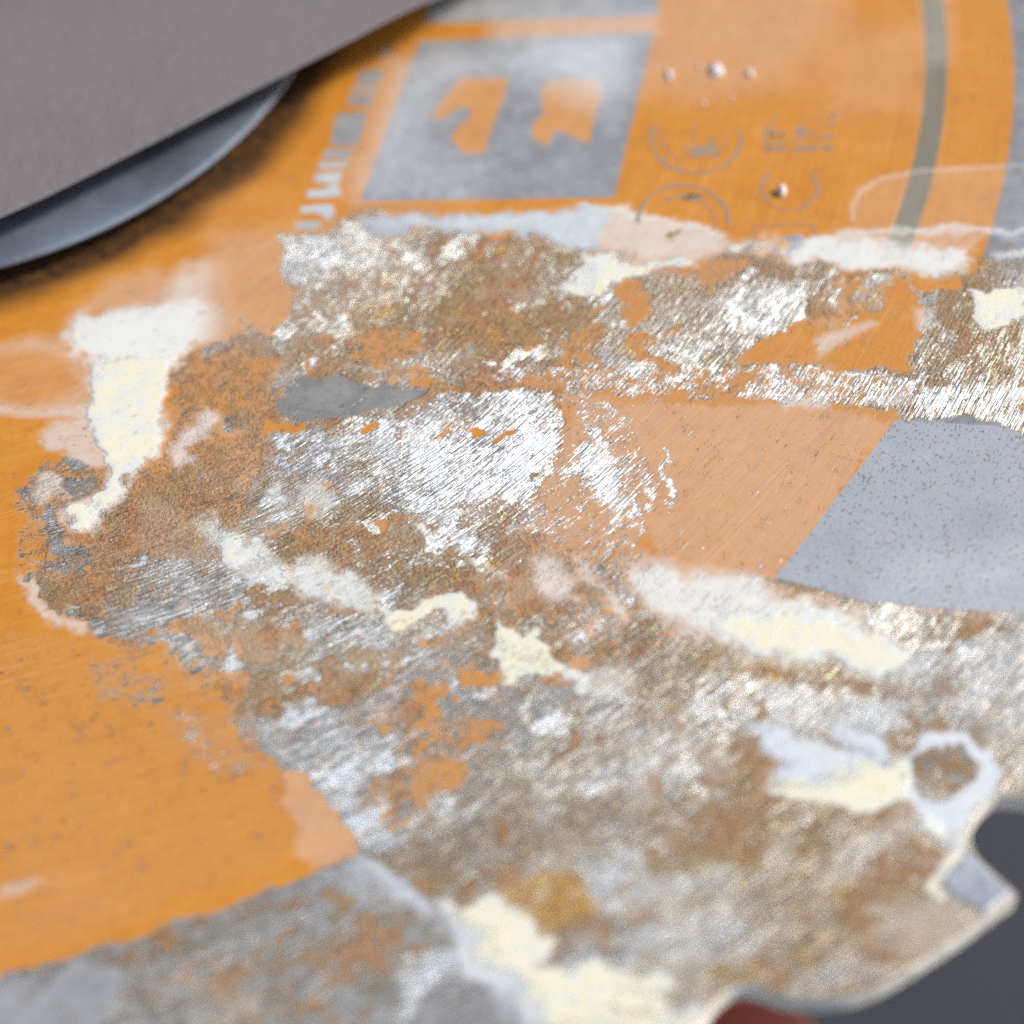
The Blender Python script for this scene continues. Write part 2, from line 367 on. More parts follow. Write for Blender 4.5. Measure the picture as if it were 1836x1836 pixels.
reg(dict(P=1,G=0,R=.1),3,'880,800 915,770 920,778 895,800 885,806')
reg(dict(P=1,G=0,R=.1),3,'655,765 680,755 678,775 662,785')
reg(dict(G=1,R=.3,V=.35,Y=.8),4,'940,855 958,848 968,860 950,868')
# orange panel with fine scratches
reg(dict(P=1,G=0.44,R=.22,V=1.0,Y=.1,F=.16),18,'1020,700 1180,722 1180,900 1150,1000 960,965 935,955 945,900 985,850 1000,770')
reg(dict(P=1,G=0.17,R=0.16,V=.9,Y=0,F=0.22),9,'1110,725 1300,728 1400,733 1600,752 1562,812 1500,892 1392,1034 1250,1022 1180,1015 1160,950 1180,860 1140,800')
reg(dict(G=.75,R=.05,V=1.0),12,'1030,790 1060,775 1085,810 1100,860 1110,900 1085,900 1060,870 1030,850')
reg(dict(G=.5,R=.15,V=1.0),10,'1000,830 1040,820 1030,870 1010,880 990,860')
reg(dict(G=.6,R=.1,V=1.0),8,'1100,880 1150,900 1160,960 1110,940')
reg(dict(G=.75,R=.1,V=.7,Y=.2),3,'1194,800 1204,810 1200,880 1186,930 1184,900')
# grey steel beyond the print edge
reg(dict(P=0,G=.10,R=.10,Y=0,V=0.7,F=0.1),-5,'1604,754 1860,768 1860,1100 1560,1080 1392,1034 1500,892 1562,812')
reg(dict(F=.35),43,'1560,1010 1860,960 1860,1080 1600,1075')
reg(dict(F=.55,R=.0,P=0,G=.1),14.2,'1720,1040 1800,1020 1836,1040 1836,1070 1740,1080 1700,1090')
# band of bright flecks above the panel
reg(dict(P=1,G=.55,R=.28,V=.95,Y=.15),7,'860,672 1000,655 1150,655 1400,655 1640,672 1640,725 1400,722 1200,712 1030,695 960,700')
reg(dict(P=1,G=.25,R=.12,V=.9,Y=.05),5,'1060,700 1300,715 1600,735 1590,750 1300,730 1060,715')
reg(dict(P=0,G=1,R=.25,V=.80,Y=.35),8,'1630,680 1860,690 1860,772 1740,752 1640,745')
# strip above it
reg(dict(P=1,G=.78,R=.22,V=.55,Y=.75),9,'1090,540 1200,500 1440,500 1620,510 1600,560 1480,600 1400,640 1280,655 1100,640')
reg(dict(P=1,G=.93,R=.05,V=.68,Y=.60),8,'1190,540 1330,520 1440,520 1440,580 1320,600 1240,650 1150,640')
reg(dict(P=1,G=0.26,R=.15,Y=.2),7,'1110,500 1160,505 1165,560 1140,585 1110,560')
reg(dict(P=1,G=0.34,R=.2,Y=.2),8,'1170,470 1340,470 1330,500 1260,510 1180,500')
reg(dict(P=1,G=0.2,R=.06,Y=.2),5,'1455,575 1520,590 1590,540 1600,500 1640,520 1650,600 1640,660 1480,655 1330,650 1370,610 1400,590')
reg(dict(P=0,G=.5,R=.1,V=.3,Y=.1),5,'1640,528 1690,522 1680,540 1640,545')
reg(dict(P=1,G=0.2,R=.1),5,'1620,490 1720,495 1730,515 1640,518')
reg(dict(G=1,R=.35,V=.42,Y=.6),9,'1655,570 1740,575 1836,590 1860,680 1640,665 1640,620')
reg(dict(P=0,G=.7,R=.3,V=.25,Y=.2),6,'1770,470 1860,455 1860,520 1780,512')
reg(dict(P=1,G=.15,R=.3),4,'1730,470 1765,465 1770,480 1745,495 1725,490')
reg(dict(F=.55),11,'1460,610 1480,598 1560,575 1575,580 1500,620 1470,640')
reg(dict(F=.55),11,'1640,555 1680,550 1670,590 1645,590')
reg(dict(F=.6,C=0.35),11,'1395,712 1440,705 1470,710 1480,735 1420,738 1400,728')
reg(dict(F=.65,C=0.35),11,'1570,708 1625,700 1630,715 1600,725 1575,722')
# lower right: brown crusty steel
reg(dict(P=0,G=.85,R=.45,V=.40,Y=.35,F=0),16,'700,1560 660,1500 820,1400 1000,1300 1200,1240 1400,1260 1640,1250 1860,1230 1860,1860 1250,1830 1200,1760 1080,1700 880,1600')
reg(dict(P=0,G=.9,R=.40,V=.65,Y=.35),16,'900,1250 1160,1200 1500,1210 1560,1290 1400,1300 1320,1380 1100,1420 980,1420 860,1330')
reg(dict(P=0,G=.75,R=.25,V=.30,Y=.1,F=.12),12,'1560,1190 1860,1100 1860,1330 1790,1340 1700,1290 1600,1290')
reg(dict(P=0,G=.95,R=.15,V=.8,Y=.3),8,'1560,1095 1690,1100 1700,1150 1630,1170 1570,1130')
reg(dict(G=.85,R=0.6,V=.2,Y=.3),24,'1480,1490 1580,1460 1720,1500 1700,1560 1640,1600 1660,1680 1560,1730 1500,1660 1470,1600')
reg(dict(G=.8,R=.66,V=.3,Y=.7),10,'1630,1610 1740,1640 1660,1710 1580,1740')
reg(dict(G=.85,R=.18,V=.4,Y=.2),14,'1060,1600 1300,1560 1400,1600 1400,1680 1300,1720 1160,1720 1080,1670')
reg(dict(G=.85,R=.55,V=.35,Y=.3),14,'1230,1420 1400,1480 1480,1540 1300,1560 1180,1540 1140,1460')
reg(dict(G=.9,R=.15,V=.42,Y=.2),10,'1440,1735 1560,1720 1600,1730 1500,1775 1430,1780')
reg(dict(F=.45),19,'1380,1500 1420,1500 1430,1560 1400,1570 1370,1540')
reg(dict(C=0.55,F=.4),12.6,'1235,1550 1320,1535 1320,1555 1280,1580')
reg(dict(R=.95,Y=.3),3,'1305,1528 1325,1522 1328,1540 1310,1545')
# orange remnants bottom centre
reg(dict(P=1,G=.58,R=.42,V=.7,Y=.2),12,'620,1290 700,1260 760,1290 900,1290 940,1330 900,1380 820,1400 800,1450 720,1500 660,1520 610,1480 560,1440 540,1380 620,1370')
reg(dict(P=1,G=.78,R=.35,V=.85,Y=.15),12,'430,1290 520,1270 640,1290 720,1330 700,1380 640,1420 640,1490 600,1470 540,1400 480,1340')
reg(dict(P=1,G=0.3,R=.3,V=.9),10,'740,1370 830,1360 860,1400 820,1420 760,1420')
reg(dict(P=1,G=.05,F=0.25,R=0),8,'500,1385 540,1390 590,1440 640,1500 650,1524 580,1558 530,1520 505,1450')
reg(dict(C=0.80),9.4,'735,1465 780,1450 790,1462 760,1478 738,1480')
reg(dict(C=0.72),9.4,'655,1480 690,1470 695,1490 670,1500')
# yellow rust stain
reg(dict(G=0.7,P=1,R=.15,Y=1.9,F=0),10,'1060,1570 1090,1570 1085,1630 1040,1645 1040,1620 1070,1600')
reg(dict(G=0.9,R=0.3,V=.5,Y=1.9,F=0),12,'910,1590 1000,1570 1070,1590 1060,1640 960,1660 930,1640')
reg(dict(P=1,G=0.6,R=.35,Y=1.7),6,'870,1605 900,1590 925,1615 920,1635 885,1630')
# bottom left, beyond the print edge
reg(dict(P=0,G=.55,R=.25,V=.55,Y=.15),6,'-20,1757 124,1723 219,1699 301,1667 389,1638 513,1589 573,1561 648,1529 720,1590 850,1700 1020,1860 -20,1860')
reg(dict(G=.55,R=0.5,V=.6,Y=.2),40,'480,1620 620,1590 700,1660 740,1740 640,1740 520,1780 380,1790 360,1740 440,1700')
reg(dict(G=.8,R=.1,V=.9,Y=.1),10,'740,1700 820,1700 850,1740 760,1790 720,1830 720,1760')
reg(dict(G=.2,R=.15,V=0.35,F=.15),14,'-20,1790 180,1720 230,1750 180,1860 -20,1860')
reg(dict(G=.35,R=.12,V=.35,F=.1),12,'760,1800 900,1770 980,1850 740,1860')
reg(dict(G=.4,R=.1,V=.6,F=.25),10,'580,1565 660,1535 740,1610 700,1630 620,1600')
# worn specks in the orange left and below
reg(dict(G=0.2,V=.25,R=.10,Y=.2),30,'-20,1120 120,1130 330,1210 480,1360 560,1480 500,1560 100,1700 -20,1720')
reg(dict(G=.42,V=.6,R=.05),15,'160,1190 230,1170 310,1200 290,1260 190,1260')
reg(dict(G=.30,V=1.1,R=.02),20,'300,1250 420,1290 480,1380 380,1380 300,1330')
reg(dict(F=.45),11,'0,1590 60,1575 75,1580 40,1600 0,1612')
# pale film and cream residue, left
reg(dict(F=.30),22.2,'-20,620 60,600 110,610 160,650 170,700 130,735 60,745 -20,735')
reg(dict(F=.10),22.2,'-20,640 60,630 120,650 140,690 100,715 40,725 -20,715')
reg(dict(F=.55),12.6,'-20,722 60,735 150,722 165,735 120,748 40,748 -20,738')
reg(dict(F=.25),25.4,'120,570 200,500 280,480 320,500 300,540 200,560')
reg(dict(F=0.68,C=0,G=.1,R=.05),36,'200,560 300,530 340,480 440,440 500,440 500,500 440,560 420,600 340,610 300,660')
reg(dict(F=1.05,C=0.3,G=.1,R=0),20,'105,600 140,570 220,550 340,545 420,545 470,570 440,590 350,620 300,660 240,640 180,660 140,640')
reg(dict(F=1.05,C=0.9,G=.1,R=0),22,'170,660 240,640 310,640 300,700 290,780 270,830 235,850 215,890 180,915 160,950 135,950 110,920 125,905 165,900 190,870 200,840 170,810 150,760 150,720')
reg(dict(F=0.6,C=0.1,G=.2,R=.1),16,'85,750 150,740 160,790 190,830 140,830 110,800 80,800')
reg(dict(F=0.72,C=0.2,G=.1),16,'330,770 370,730 385,745 370,790 340,800 350,830 310,840 305,810')
reg(dict(F=0.7,C=0.2),14,'62,850 90,845 110,870 120,895 95,900 60,890')
reg(dict(F=.60,C=0.20,R=.1,G=.1),11,'30,1025 60,1040 100,1085 165,1125 150,1135 90,1105 45,1070')
reg(dict(F=.3),19,'600,420 640,395 700,390 690,410 640,440')
# cream residue on the scraped field
reg(dict(C=0.62,F=0.7),16,'350,935 395,930 450,970 520,1000 560,1000 640,1040 700,1075 690,1105 640,1095 600,1085 520,1055 470,1040 440,1040 410,1015 400,985 370,965')
reg(dict(C=0.35,F=0.7),14,'545,865 580,850 592,880 590,915 570,925 540,900')
reg(dict(C=0.3,F=0.6),12.6,'475,880 510,865 522,890 515,915 485,910')
reg(dict(C=0.55,F=.25),11,'735,950 760,935 770,960 755,970')
reg(dict(C=0.65,F=.3),11,'800,940 815,970 850,1005 900,1020 910,1050 890,1045 850,1020 820,990')
reg(dict(C=1.0,F=0.9),9.4,'690,1125 700,1100 735,1088 765,1070 800,1068 845,1085 850,1098 835,1115 815,1130 806,1110 800,1090 770,1095 755,1110 735,1125 715,1135')
reg(dict(C=1.0,F=0.95),9.4,'868,1160 880,1140 898,1108 915,1130 928,1138 940,1120 975,1160 1010,1190 1050,1200 1090,1190 1085,1205 1060,1230 1055,1250 1045,1240 1040,1222 1000,1205 950,1205 915,1222 892,1228 900,1200 885,1180')
reg(dict(C=0.35,F=0.95,G=0),26,'1115,1012 1200,1018 1330,1032 1460,1076 1560,1098 1580,1135 1640,1190 1590,1215 1510,1190 1420,1185 1360,1165 1290,1150 1240,1140 1190,1110 1140,1060')
reg(dict(C=1.1,F=1),38,'1280,1110 1380,1090 1480,1110 1570,1140 1625,1190 1590,1208 1500,1182 1420,1175 1330,1150')
reg(dict(F=0.75,C=0.15,G=.2),20,'945,1010 985,980 1010,1000 1040,1040 1035,1080 1000,1090 960,1060')
reg(dict(F=0.75,C=0.15,G=.2),18,'1035,992 1060,1000 1080,1040 1130,1085 1140,1110 1105,1105 1075,1070 1050,1030')
reg(dict(C=0.4,F=0.6),12.6,'1060,1200 1130,1185 1140,1230 1090,1250 1065,1235')
# top strip of residue
reg(dict(F=0.8,C=0.1,G=0,R=0,P=0,Y=0),18,'640,385 760,388 900,385 1040,374 1100,376 1090,440 1020,440 900,420 760,412 660,420')
reg(dict(F=0.7,C=0.1,G=.0,R=0,P=1),20,'1090,374 1160,388 1220,405 1300,418 1300,455 1240,470 1170,480 1120,455 1080,445 1085,400')
reg(dict(F=.85,C=0.30),9.4,'1040,372 1110,374 1170,386 1240,402 1300,416 1290,424 1220,410 1150,395 1090,384 1040,380')
reg(dict(C=0.8,F=0.9),8,'1000,520 1015,500 1040,470 1045,448 1090,452 1130,465 1180,478 1240,470 1240,485 1150,492 1110,500 1070,525 1040,528')
reg(dict(G=1,R=.6,V=.2,Y=.9,F=0,C=0.00),7.8,'1206,410 1222,408 1226,425 1214,432 1205,424')
reg(dict(C=0.60,F=.5,P=1,G=.1),12.6,'1290,425 1350,430 1440,430 1430,450 1380,460 1330,455 1290,455')
reg(dict(P=0,G=.1,F=.2,C=0.00),7.8,'1330,448 1350,438 1362,450 1340,460')
reg(dict(P=0,G=.1,F=.2,C=0.00),7.8,'1385,440 1402,436 1404,450 1390,455')
reg(dict(P=0,G=.1,F=.2,C=0.00),7.8,'1420,428 1442,424 1440,444 1424,448')
reg(dict(F=0.75,G=0,R=0,C=0.00),14,'1445,420 1540,414 1640,414 1740,402 1860,392 1860,410 1760,418 1660,432 1560,432 1450,430')
reg(dict(F=.32,G=0,R=0,C=0.00),11,'1560,432 1680,430 1770,420 1764,448 1690,455 1600,448')
reg(dict(F=1.0,C=0.25,G=0,R=0),16,'1430,442 1450,424 1540,432 1600,440 1740,450 1745,475 1720,488 1640,492 1560,485 1500,472 1440,470 1420,462')
reg(dict(F=.75,C=0.50,G=0),9.4,'1780,455 1836,440 1860,440 1860,455 1800,465')
reg(dict(C=1.1,F=1),5,'1738,518 1780,520 1860,515 1860,565 1810,572 1790,585 1770,590 1750,575 1742,550')
reg(dict(F=.13,G=0),7.8,'1524,370 1540,340 1580,318 1650,305 1730,300 1860,295 1860,400 1640,412 1540,405')
reg(dict(F=.42),7,'1524,370 1538,340 1580,316 1650,303 1730,298 1860,292 1860,299 1730,305 1650,310 1584,323 1546,345 1533,370 1536,398 1526,395')
# lower residue
reg(dict(F=.45,R=0,Y=0),18,'1380,1220 1500,1240 1600,1260 1640,1300 1560,1330 1460,1320 1380,1290')
reg(dict(F=.40,R=0,Y=0),16,'1060,1560 1140,1540 1240,1580 1200,1640 1120,1660 1060,1620')
reg(dict(F=.35,V=.6),14,'1720,1160 1860,1120 1860,1300 1800,1320 1740,1250')
reg(dict(F=0.92,C=0.2,G=.1,P=0,Y=0,R=0),18,'650,1532 690,1552 740,1600 800,1640 850,1680 900,1740 1000,1836 960,1860 860,1760 780,1660 700,1580')
reg(dict(C=1.0,F=1),16,'790,1640 860,1612 920,1635 960,1650 985,1680 955,1735 985,1745 1020,1740 1070,1715 1085,1745 1150,1750 1180,1760 1185,1795 1250,1810 1250,1860 1010,1860 920,1770 860,1700')
reg(dict(C=0.72,F=.1),12.6,'750,1600 780,1590 815,1605 810,1640 780,1635')
reg(dict(F=0.95,C=0.05,G=.2,R=0,Y=0),16,'1330,1290 1400,1290 1440,1320 1500,1350 1580,1370 1500,1400 1420,1420 1370,1400 1390,1370')
reg(dict(F=0.95,C=0,G=.1,Y=0,R=0),14.2,'1490,1300 1560,1315 1600,1345 1580,1365 1520,1350 1490,1330')
reg(dict(C=1.0,F=1),9,'1370,1410 1450,1400 1560,1370 1620,1350 1640,1400 1650,1450 1600,1440 1560,1455 1500,1440 1460,1435 1420,1440')
reg(dict(C=0.3,F=1.05,G=0,R=0,Y=0),6,'1625,1340 1660,1310 1710,1300 1760,1320 1788,1360 1785,1400 1770,1440 1735,1485 1690,1485 1640,1465 1615,1430 1618,1380')
reg(dict(F=1.1,C=0.1,Y=0,R=0),8,'1700,1305 1760,1320 1790,1370 1770,1430 1735,1480 1670,1470 1680,1440 1740,1420 1755,1380 1740,1340')
reg(dict(C=-0.2,F=0,G=0.6,R=0.35,V=0.3,Y=0.35),5,'1640,1345 1670,1322 1715,1325 1745,1350 1745,1385 1725,1415 1690,1435 1655,1425 1632,1395')
reg(dict(C=1.00,R=0),11,'1660,1450 1700,1470 1740,1485 1742,1520 1760,1550 1740,1548 1700,1555 1690,1545 1715,1520 1725,1495 1700,1490 1650,1495')
reg(dict(R=.8,C=0,Y=.6,F=0),5,'1585,1455 1610,1445 1635,1465 1620,1478 1590,1470')
reg(dict(C=0.77),9.4,'1652,1575 1690,1550 1710,1545 1690,1570 1680,1600 1662,1595')


reg(dict(F=.20),60,'380,420 620,400 760,420 700,560 480,640 380,620')
reg(dict(F=.30),26,'1540,1040 1860,1030 1860,1110 1640,1110 1560,1090')

CH = 'PGVYRCFD'
THICK = 1.25e-3 / S
NT_ = 35
PITCH = 2 * math.pi / NT_
def drift(a):                    # the visible gullets are not ground to quite the same depth
    return .0150 * max(0.0, min(1.0, (a + 61.0) / 9.5)) if a < -45 else .015 * max(0.0, min(1.0, (-20 - a) / 25))
# ---- outline of one tooth (polar: radius, degrees), gullet floor to gullet floor
TOOTH = [(1.2113, -61.49), (1.2125, -61.15), (1.2160, -60.88), (1.2255, -60.56), (1.2353, -60.28), (1.2461, -59.72), (1.2570, -59.0), (1.2645, -58.2),
         (1.2690, -57.2), (1.2735, -55.87), (1.2768, -54.75), (1.2780, -54.11), (1.2816, -53.0),
         (1.2740, -52.93), (1.2566, -52.88), (1.2437, -52.80), (1.2342, -52.45), (1.2282, -51.93), (1.2265, -51.5), (1.2263, -51.49 + .286)]
TOOTH = [(r - drift(a), a) for r, a in TOOTH]
def tooth_curve():
    p = [(r * math.cos(math.radians(a)), r * math.sin(math.radians(a))) for r, a in TOOTH]
    # refine with Catmull-Rom except at the sharp tip (index 11) and weld points
    out = []
    n = len(p)
    for i in range(n - 1):
        p1, p2 = p[i], p[i + 1]
        p0 = p[i - 1] if i > 0 and i != 12 else p1
        p3 = p[i + 2] if i + 2 < n and i + 1 != 12 else p2
        k = 6
        for t in range(k):
            u = t / k
            out.append(tuple(.5 * (2 * b + (c - a) * u + (2 * a - 5 * b + 4 * c - d) * u * u + (3 * b - a - 3 * c + d) * u ** 3)
                             for a, b, c, d in zip(p0, p1, p2, p3)))
    return out
tc = tooth_curve()
span = math.radians(TOOTH[-1][1] - TOOTH[0][1])
out = []
for k in range(NT_):
    a = k * PITCH
    for x, y in tc:
        r = math.hypot(x, y); th = math.atan2(y, x)
        dg = math.degrees(math.atan2(math.sin(th + a), math.cos(th + a)))
        out.append((r + (drift(dg) if -65 < dg < -15 else 0.0), th + a))
out = np.array(out)
# the sector in view gets a fine mesh, the rest of the disc a coarse one
ths = np.unwrap(out[:, 1])
A0 = math.radians(-61.49)
idx = np.arange(len(out))
def outline_at(u):
    """u in [0, len(out)) -> x, y"""
    x = out[:, 0] * np.cos(out[:, 1]); y = out[:, 0] * np.sin(out[:, 1])
    x = np.append(x, x[0]); y = np.append(y, y[0])
    return np.interp(u, np.arange(len(x)), x), np.interp(u, np.arange(len(y)), y)
seg = len(tc)
# columns: inner angle phi grows evenly; outline parameter u follows it tooth by tooth
ph0, ph1 = math.radians(-112), math.radians(2)
def to_u(phi):
    return ((phi - A0) / PITCH * seg) % (NT_ * seg)
fine_phi = np.arange(ph0, ph1, .0021)
coarse_phi = np.arange(ph1, ph0 + 2 * math.pi, PITCH / 36)
phi = np.concatenate([fine_phi, coarse_phi]); NC = len(phi)
ox, oy = outline_at(to_u(phi))
RIN, RMID = .06, 1.16
rr = np.concatenate([np.linspace(RIN, .30, 8)[:-1], np.arange(.30, RMID, .0019)])
tt = np.linspace(0, 1, 58)
# keep the column's own outline angle near phi: radial spokes bend gently towards it
th_o = np.arctan2(oy, ox); th_o = phi + np.angle(np.exp(1j * (th_o - phi)))
def ring_pts(r): return r * np.cos(phi), r * np.sin(phi)
X = []; Yc = []
bx0, by0 = ring_pts(RMID)
for r in rr:
    x, y = ring_pts(r); X.append(x); Yc.append(y)
for t in tt:
    X.append(bx0 * (1 - t) + ox * t); Yc.append(by0 * (1 - t) + oy * t)
X = np.array(X); Yc = np.array(Yc); NR = X.shape[0]
px, py = X.ravel(), Yc.ravel()

# ---- evaluate the surface map
r_ = np.hypot(px, py); th_ = np.arctan2(py, px)
val = {c: np.zeros(len(px), np.float32) for c in CH}
e = .0016
ss = lambda x: (lambda t: t * t * (3 - 2 * t))(np.clip(x, 0, 1))
disc = ss((1.0 - r_) / e * .5 + .5)
ringw = ss((r_ - .9222) / e * .5 + .5) * ss((.9418 - r_) / e * .5 + .5) * ss((th_ - math.radians(-42)) / .02)
val['P'][:] = disc * (1 - ringw)
val['G'][:] = .10 + .10 * (1 - disc); val['V'][:] = .30; val['Y'][:] = .1; val['R'][:] = .02 + .15 * (1 - disc)
# a soft wobble so traced outlines are not polygonal
def vnoise(x, y, f, seed):
    r2 = np.random.default_rng(seed); T = r2.random((64, 64))
    gx, gy = x * f, y * f; i, j = np.floor(gx).astype(int), np.floor(gy).astype(int)
    u, v2 = ss(gx - i), ss(gy - j)
    q = lambda a, b: T[a % 64, b % 64]
    return (q(i, j) * (1 - u) + q(i + 1, j) * u) * (1 - v2) + (q(i, j + 1) * (1 - u) + q(i + 1, j + 1) * u) * v2 - .5
wx = px + .005 * vnoise(px, py, 24, 7) + .010 * vnoise(px, py, 45, 1) + .008 * vnoise(px, py, 110, 2) + .005 * vnoise(px, py, 260, 3)
wy = py + .005 * vnoise(px, py, 24, 8) + .010 * vnoise(px, py, 45, 4) + .008 * vnoise(px, py, 110, 5) + .005 * vnoise(px, py, 260, 6)
for ch, fe, poly in Z:
    q = np.array([at(*p) for p in poly])
    fw = abs(fe) / 2400.0
    crisp = fe < 0 or set(ch) == {'F'}
    X0, Y0 = (px, py) if crisp else (wx, wy)
    lo = q.min(0) - fw * 1.2 - .002; hi = q.max(0) + fw * 1.2 + .002
    sel = np.nonzero((X0 > lo[0]) & (X0 < hi[0]) & (Y0 > lo[1]) & (Y0 < hi[1]))[0]
    if not len(sel): continue
    x, y = X0[sel], Y0[sel]
    d2 = np.full(len(sel), 1e9); ins = np.zeros(len(sel), bool)
    for k in range(len(q)):
        a, b = q[k], q[(k + 1) % len(q)]
        ab = b - a; L = max(ab @ ab, 1e-12)
        t = np.clip(((x - a[0]) * ab[0] + (y - a[1]) * ab[1]) / L, 0, 1)
        d2 = np.minimum(d2, (x - a[0] - t * ab[0]) ** 2 + (y - a[1] - t * ab[1]) ** 2)
        cnd = (a[1] > y) != (b[1] > y)
        if abs(ab[1]) > 1e-12: ins ^= cnd & (x < (y - a[1]) / ab[1] * ab[0] + a[0])
    d = np.sqrt(d2) * np.where(ins, -1, 1)
    wgt = ss((fw - d) / (2 * fw)).astype(np.float32)
    for c, tv in ch.items():
        val[c][sel] = val[c][sel] * (1 - wgt) + tv * wgt
# uneven wear: broad and fine patches, drawn out along the turning direction
def tang(fr, seed):
    return vnoise(r_ + 5, (th_ + 5) * .55, fr, seed)
worn = ss((val['G'] - .25) / .35)
keep = 1 - .70 * ss((val['V'] - .55) / .25) * ss((1.0 - r_) / .03)
soil = worn * keep
def fb(seed): return tang(14, seed) * 1.0 + tang(31, seed + 1) * .8 + tang(67, seed + 2) * .6 + vnoise(px + 5, py + 5, 140, seed + 3) * .4
for c_, am in (('V', .42), ('R', .42), ('Y', .45), ('G', .28)):
    val[c_] = val[c_] + (worn if c_ == 'V' else soil) * am * fb(ord(c_)).astype(np.float32)
mid = ss((r_ - .45) / .1) * ss((1.0 - r_) / .02)
flk = ss((fb(201) * .6 + vnoise(px + 5, py + 5, 52, 205) * .9 + vnoise(px + 5, py + 5, 120, 206) * .6 - .30) / .10)
val['G'] = np.maximum(val['G'] - soil * .62 * flk * mid, worn * .24).astype(np.float32)
clp = ss((tang(38, 211) + vnoise(px + 5, py + 5, 85, 212) * .8 + vnoise(px + 5, py + 5, 190, 213) * .5 - .28) / .12)
val['R'] = val['R'] + (soil * .38 * clp).astype(np.float32)
glt = ss((tang(46, 221) + tang(100, 222) * .8 + vnoise(px + 5, py + 5, 210, 223) * .4 - .34) / .12)  # streaks of cleaner metal, their glint carried in the colour
val['V'] = val['V'] + (worn * (.15 + .30 * mid) * glt).astype(np.float32); val['R'] = val['R'] - (worn * .35 * glt).astype(np.float32)
tan = ss((tang(24, 231) + vnoise(px + 5, py + 5, 60, 232) - .25) / .2)
val['Y'] = val['Y'] + (soil * (.12 + .4 * tan + .22 * ss((r_ - .98) / .04))).astype(np.float32)
hz = ss((fb(21) - .12) / .5) * (1 - ss((val['Y'] - 1.2) / .3))
val['F'] = np.maximum(val['F'], (worn * (.20 + .20 * ss((r_ - .98) / .04)) * hz).astype(np.float32))
val['C'] = val['C'] + (worn * (.34 * ss((fb(33) - .15) / .4) - .0)).astype(np.float32)
val['C'] = val['C'] - (ss((val['C'] - .3) / .4) * .30 * ss((-fb(55) - .05) / .5)).astype(np.float32)
val['F'] = val['F'] + ((1 - worn) * .06 * ss(vnoise(px + 5, py + 5, 7, 61) + vnoise(px + 5, py + 5, 19, 62) * .5)).astype(np.float32)
val['Y'] = np.maximum(val['Y'], (1.0 * ringw).astype(np.float32))
# dark band at the flange: grime plus its contact shade painted in
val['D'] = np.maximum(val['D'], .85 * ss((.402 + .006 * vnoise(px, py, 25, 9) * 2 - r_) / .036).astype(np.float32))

# ---- blade body
blade = empty("circular_saw_blade", (0, 0, 0), "worn orange-printed circular saw blade with scraped rusty steel and curved gullets between its teeth", "saw blade")
top = np.c_[px * S, py * S, np.zeros(len(px))]
# relief of the thick residue
top[:, 2] += 5e-5 * ss((val['C'] - .3) / .6)
lastrow = np.arange((NR - 1) * NC, NR * NC); firstrow = np.arange(NC)
top[lastrow, 2] = 0
nb = len(top)
ch_in = .10e-3
side = top[lastrow].copy(); side[:, 2] = -THICK * S
chx = top[lastrow].copy(); nrm = np.c_[np.roll(chx[:, 1], -1) - np.roll(chx[:, 1], 1), -(np.roll(chx[:, 0], -1) - np.roll(chx[:, 0], 1))]
nrm /= np.linalg.norm(nrm, axis=1)[:, None] + 1e-12
chx[:, :2] += nrm * ch_in * .5; chx[:, 2] = -ch_in
side[:, :2] = chx[:, :2]
inner = top[firstrow].copy(); inner[:, 2] = -THICK * S
V_ = np.concatenate([top, chx, side, inner])
ii = np.arange(NC); jj = (ii + 1) % NC
quads = []
for k in range(NR - 1):
    a = k * NC
    quads.append(np.c_[a + ii, a + NC + ii, a + NC + jj, a + jj])
nt_ = sum(len(x) for x in quads)
l = (NR - 1) * NC
quads.append(np.c_[l + ii, nb + ii, nb + jj, l + jj])
quads.append(np.c_[nb + ii, nb + NC + ii, nb + NC + jj, nb + jj])
quads.append(np.c_[nb + NC + ii, nb + 2 * NC + ii, nb + 2 * NC + jj, nb + NC + jj])     # underside
quads.append(np.c_[nb + 2 * NC + ii, ii, jj, nb + 2 * NC + jj])
Q = np.concatenate(quads).astype(np.int32)
me = bpy.data.meshes.new("blade_body")
me.vertices.add(len(V_)); me.vertices.foreach_set("co", V_.astype(np.float32).ravel())
me.loops.add(len(Q) * 4); me.loops.foreach_set("vertex_index", Q.ravel())
me.polygons.add(len(Q)); me.polygons.foreach_set("loop_start", np.arange(len(Q), dtype=np.int32) * 4)
mi = np.zeros(len(Q), np.int32); mi[nt_:] = 1
me.materials.append(MB_); me.materials.append(ME)
me.polygons.foreach_set("material_index", mi)
sm = np.ones(len(Q), bool); sm[nt_:] = False; me.polygons.foreach_set("use_smooth", sm)
me.update(); me.validate()
n = len(V_)
def pad(a): return np.concatenate([a, np.repeat(0, n - len(a))]).astype(np.float32)
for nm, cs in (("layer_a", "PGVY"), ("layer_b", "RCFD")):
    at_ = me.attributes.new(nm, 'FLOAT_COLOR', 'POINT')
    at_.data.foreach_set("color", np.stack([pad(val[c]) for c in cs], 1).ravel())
for nm, arr in (("pos", np.stack([pad(px), pad(py), pad(px * 0)], 1)),
                ("pol", np.stack([pad(r_), pad(np.where(th_ > 1.6, th_ - 2 * math.pi, th_) * .85), pad(px * 0)], 1))):
    at_ = me.attributes.new(nm, 'FLOAT_VECTOR', 'POINT'); at_.data.foreach_set("vector", arr.ravel())
body = bpy.data.objects.new("blade_body", me); sc.collection.objects.link(body); body.parent = blade

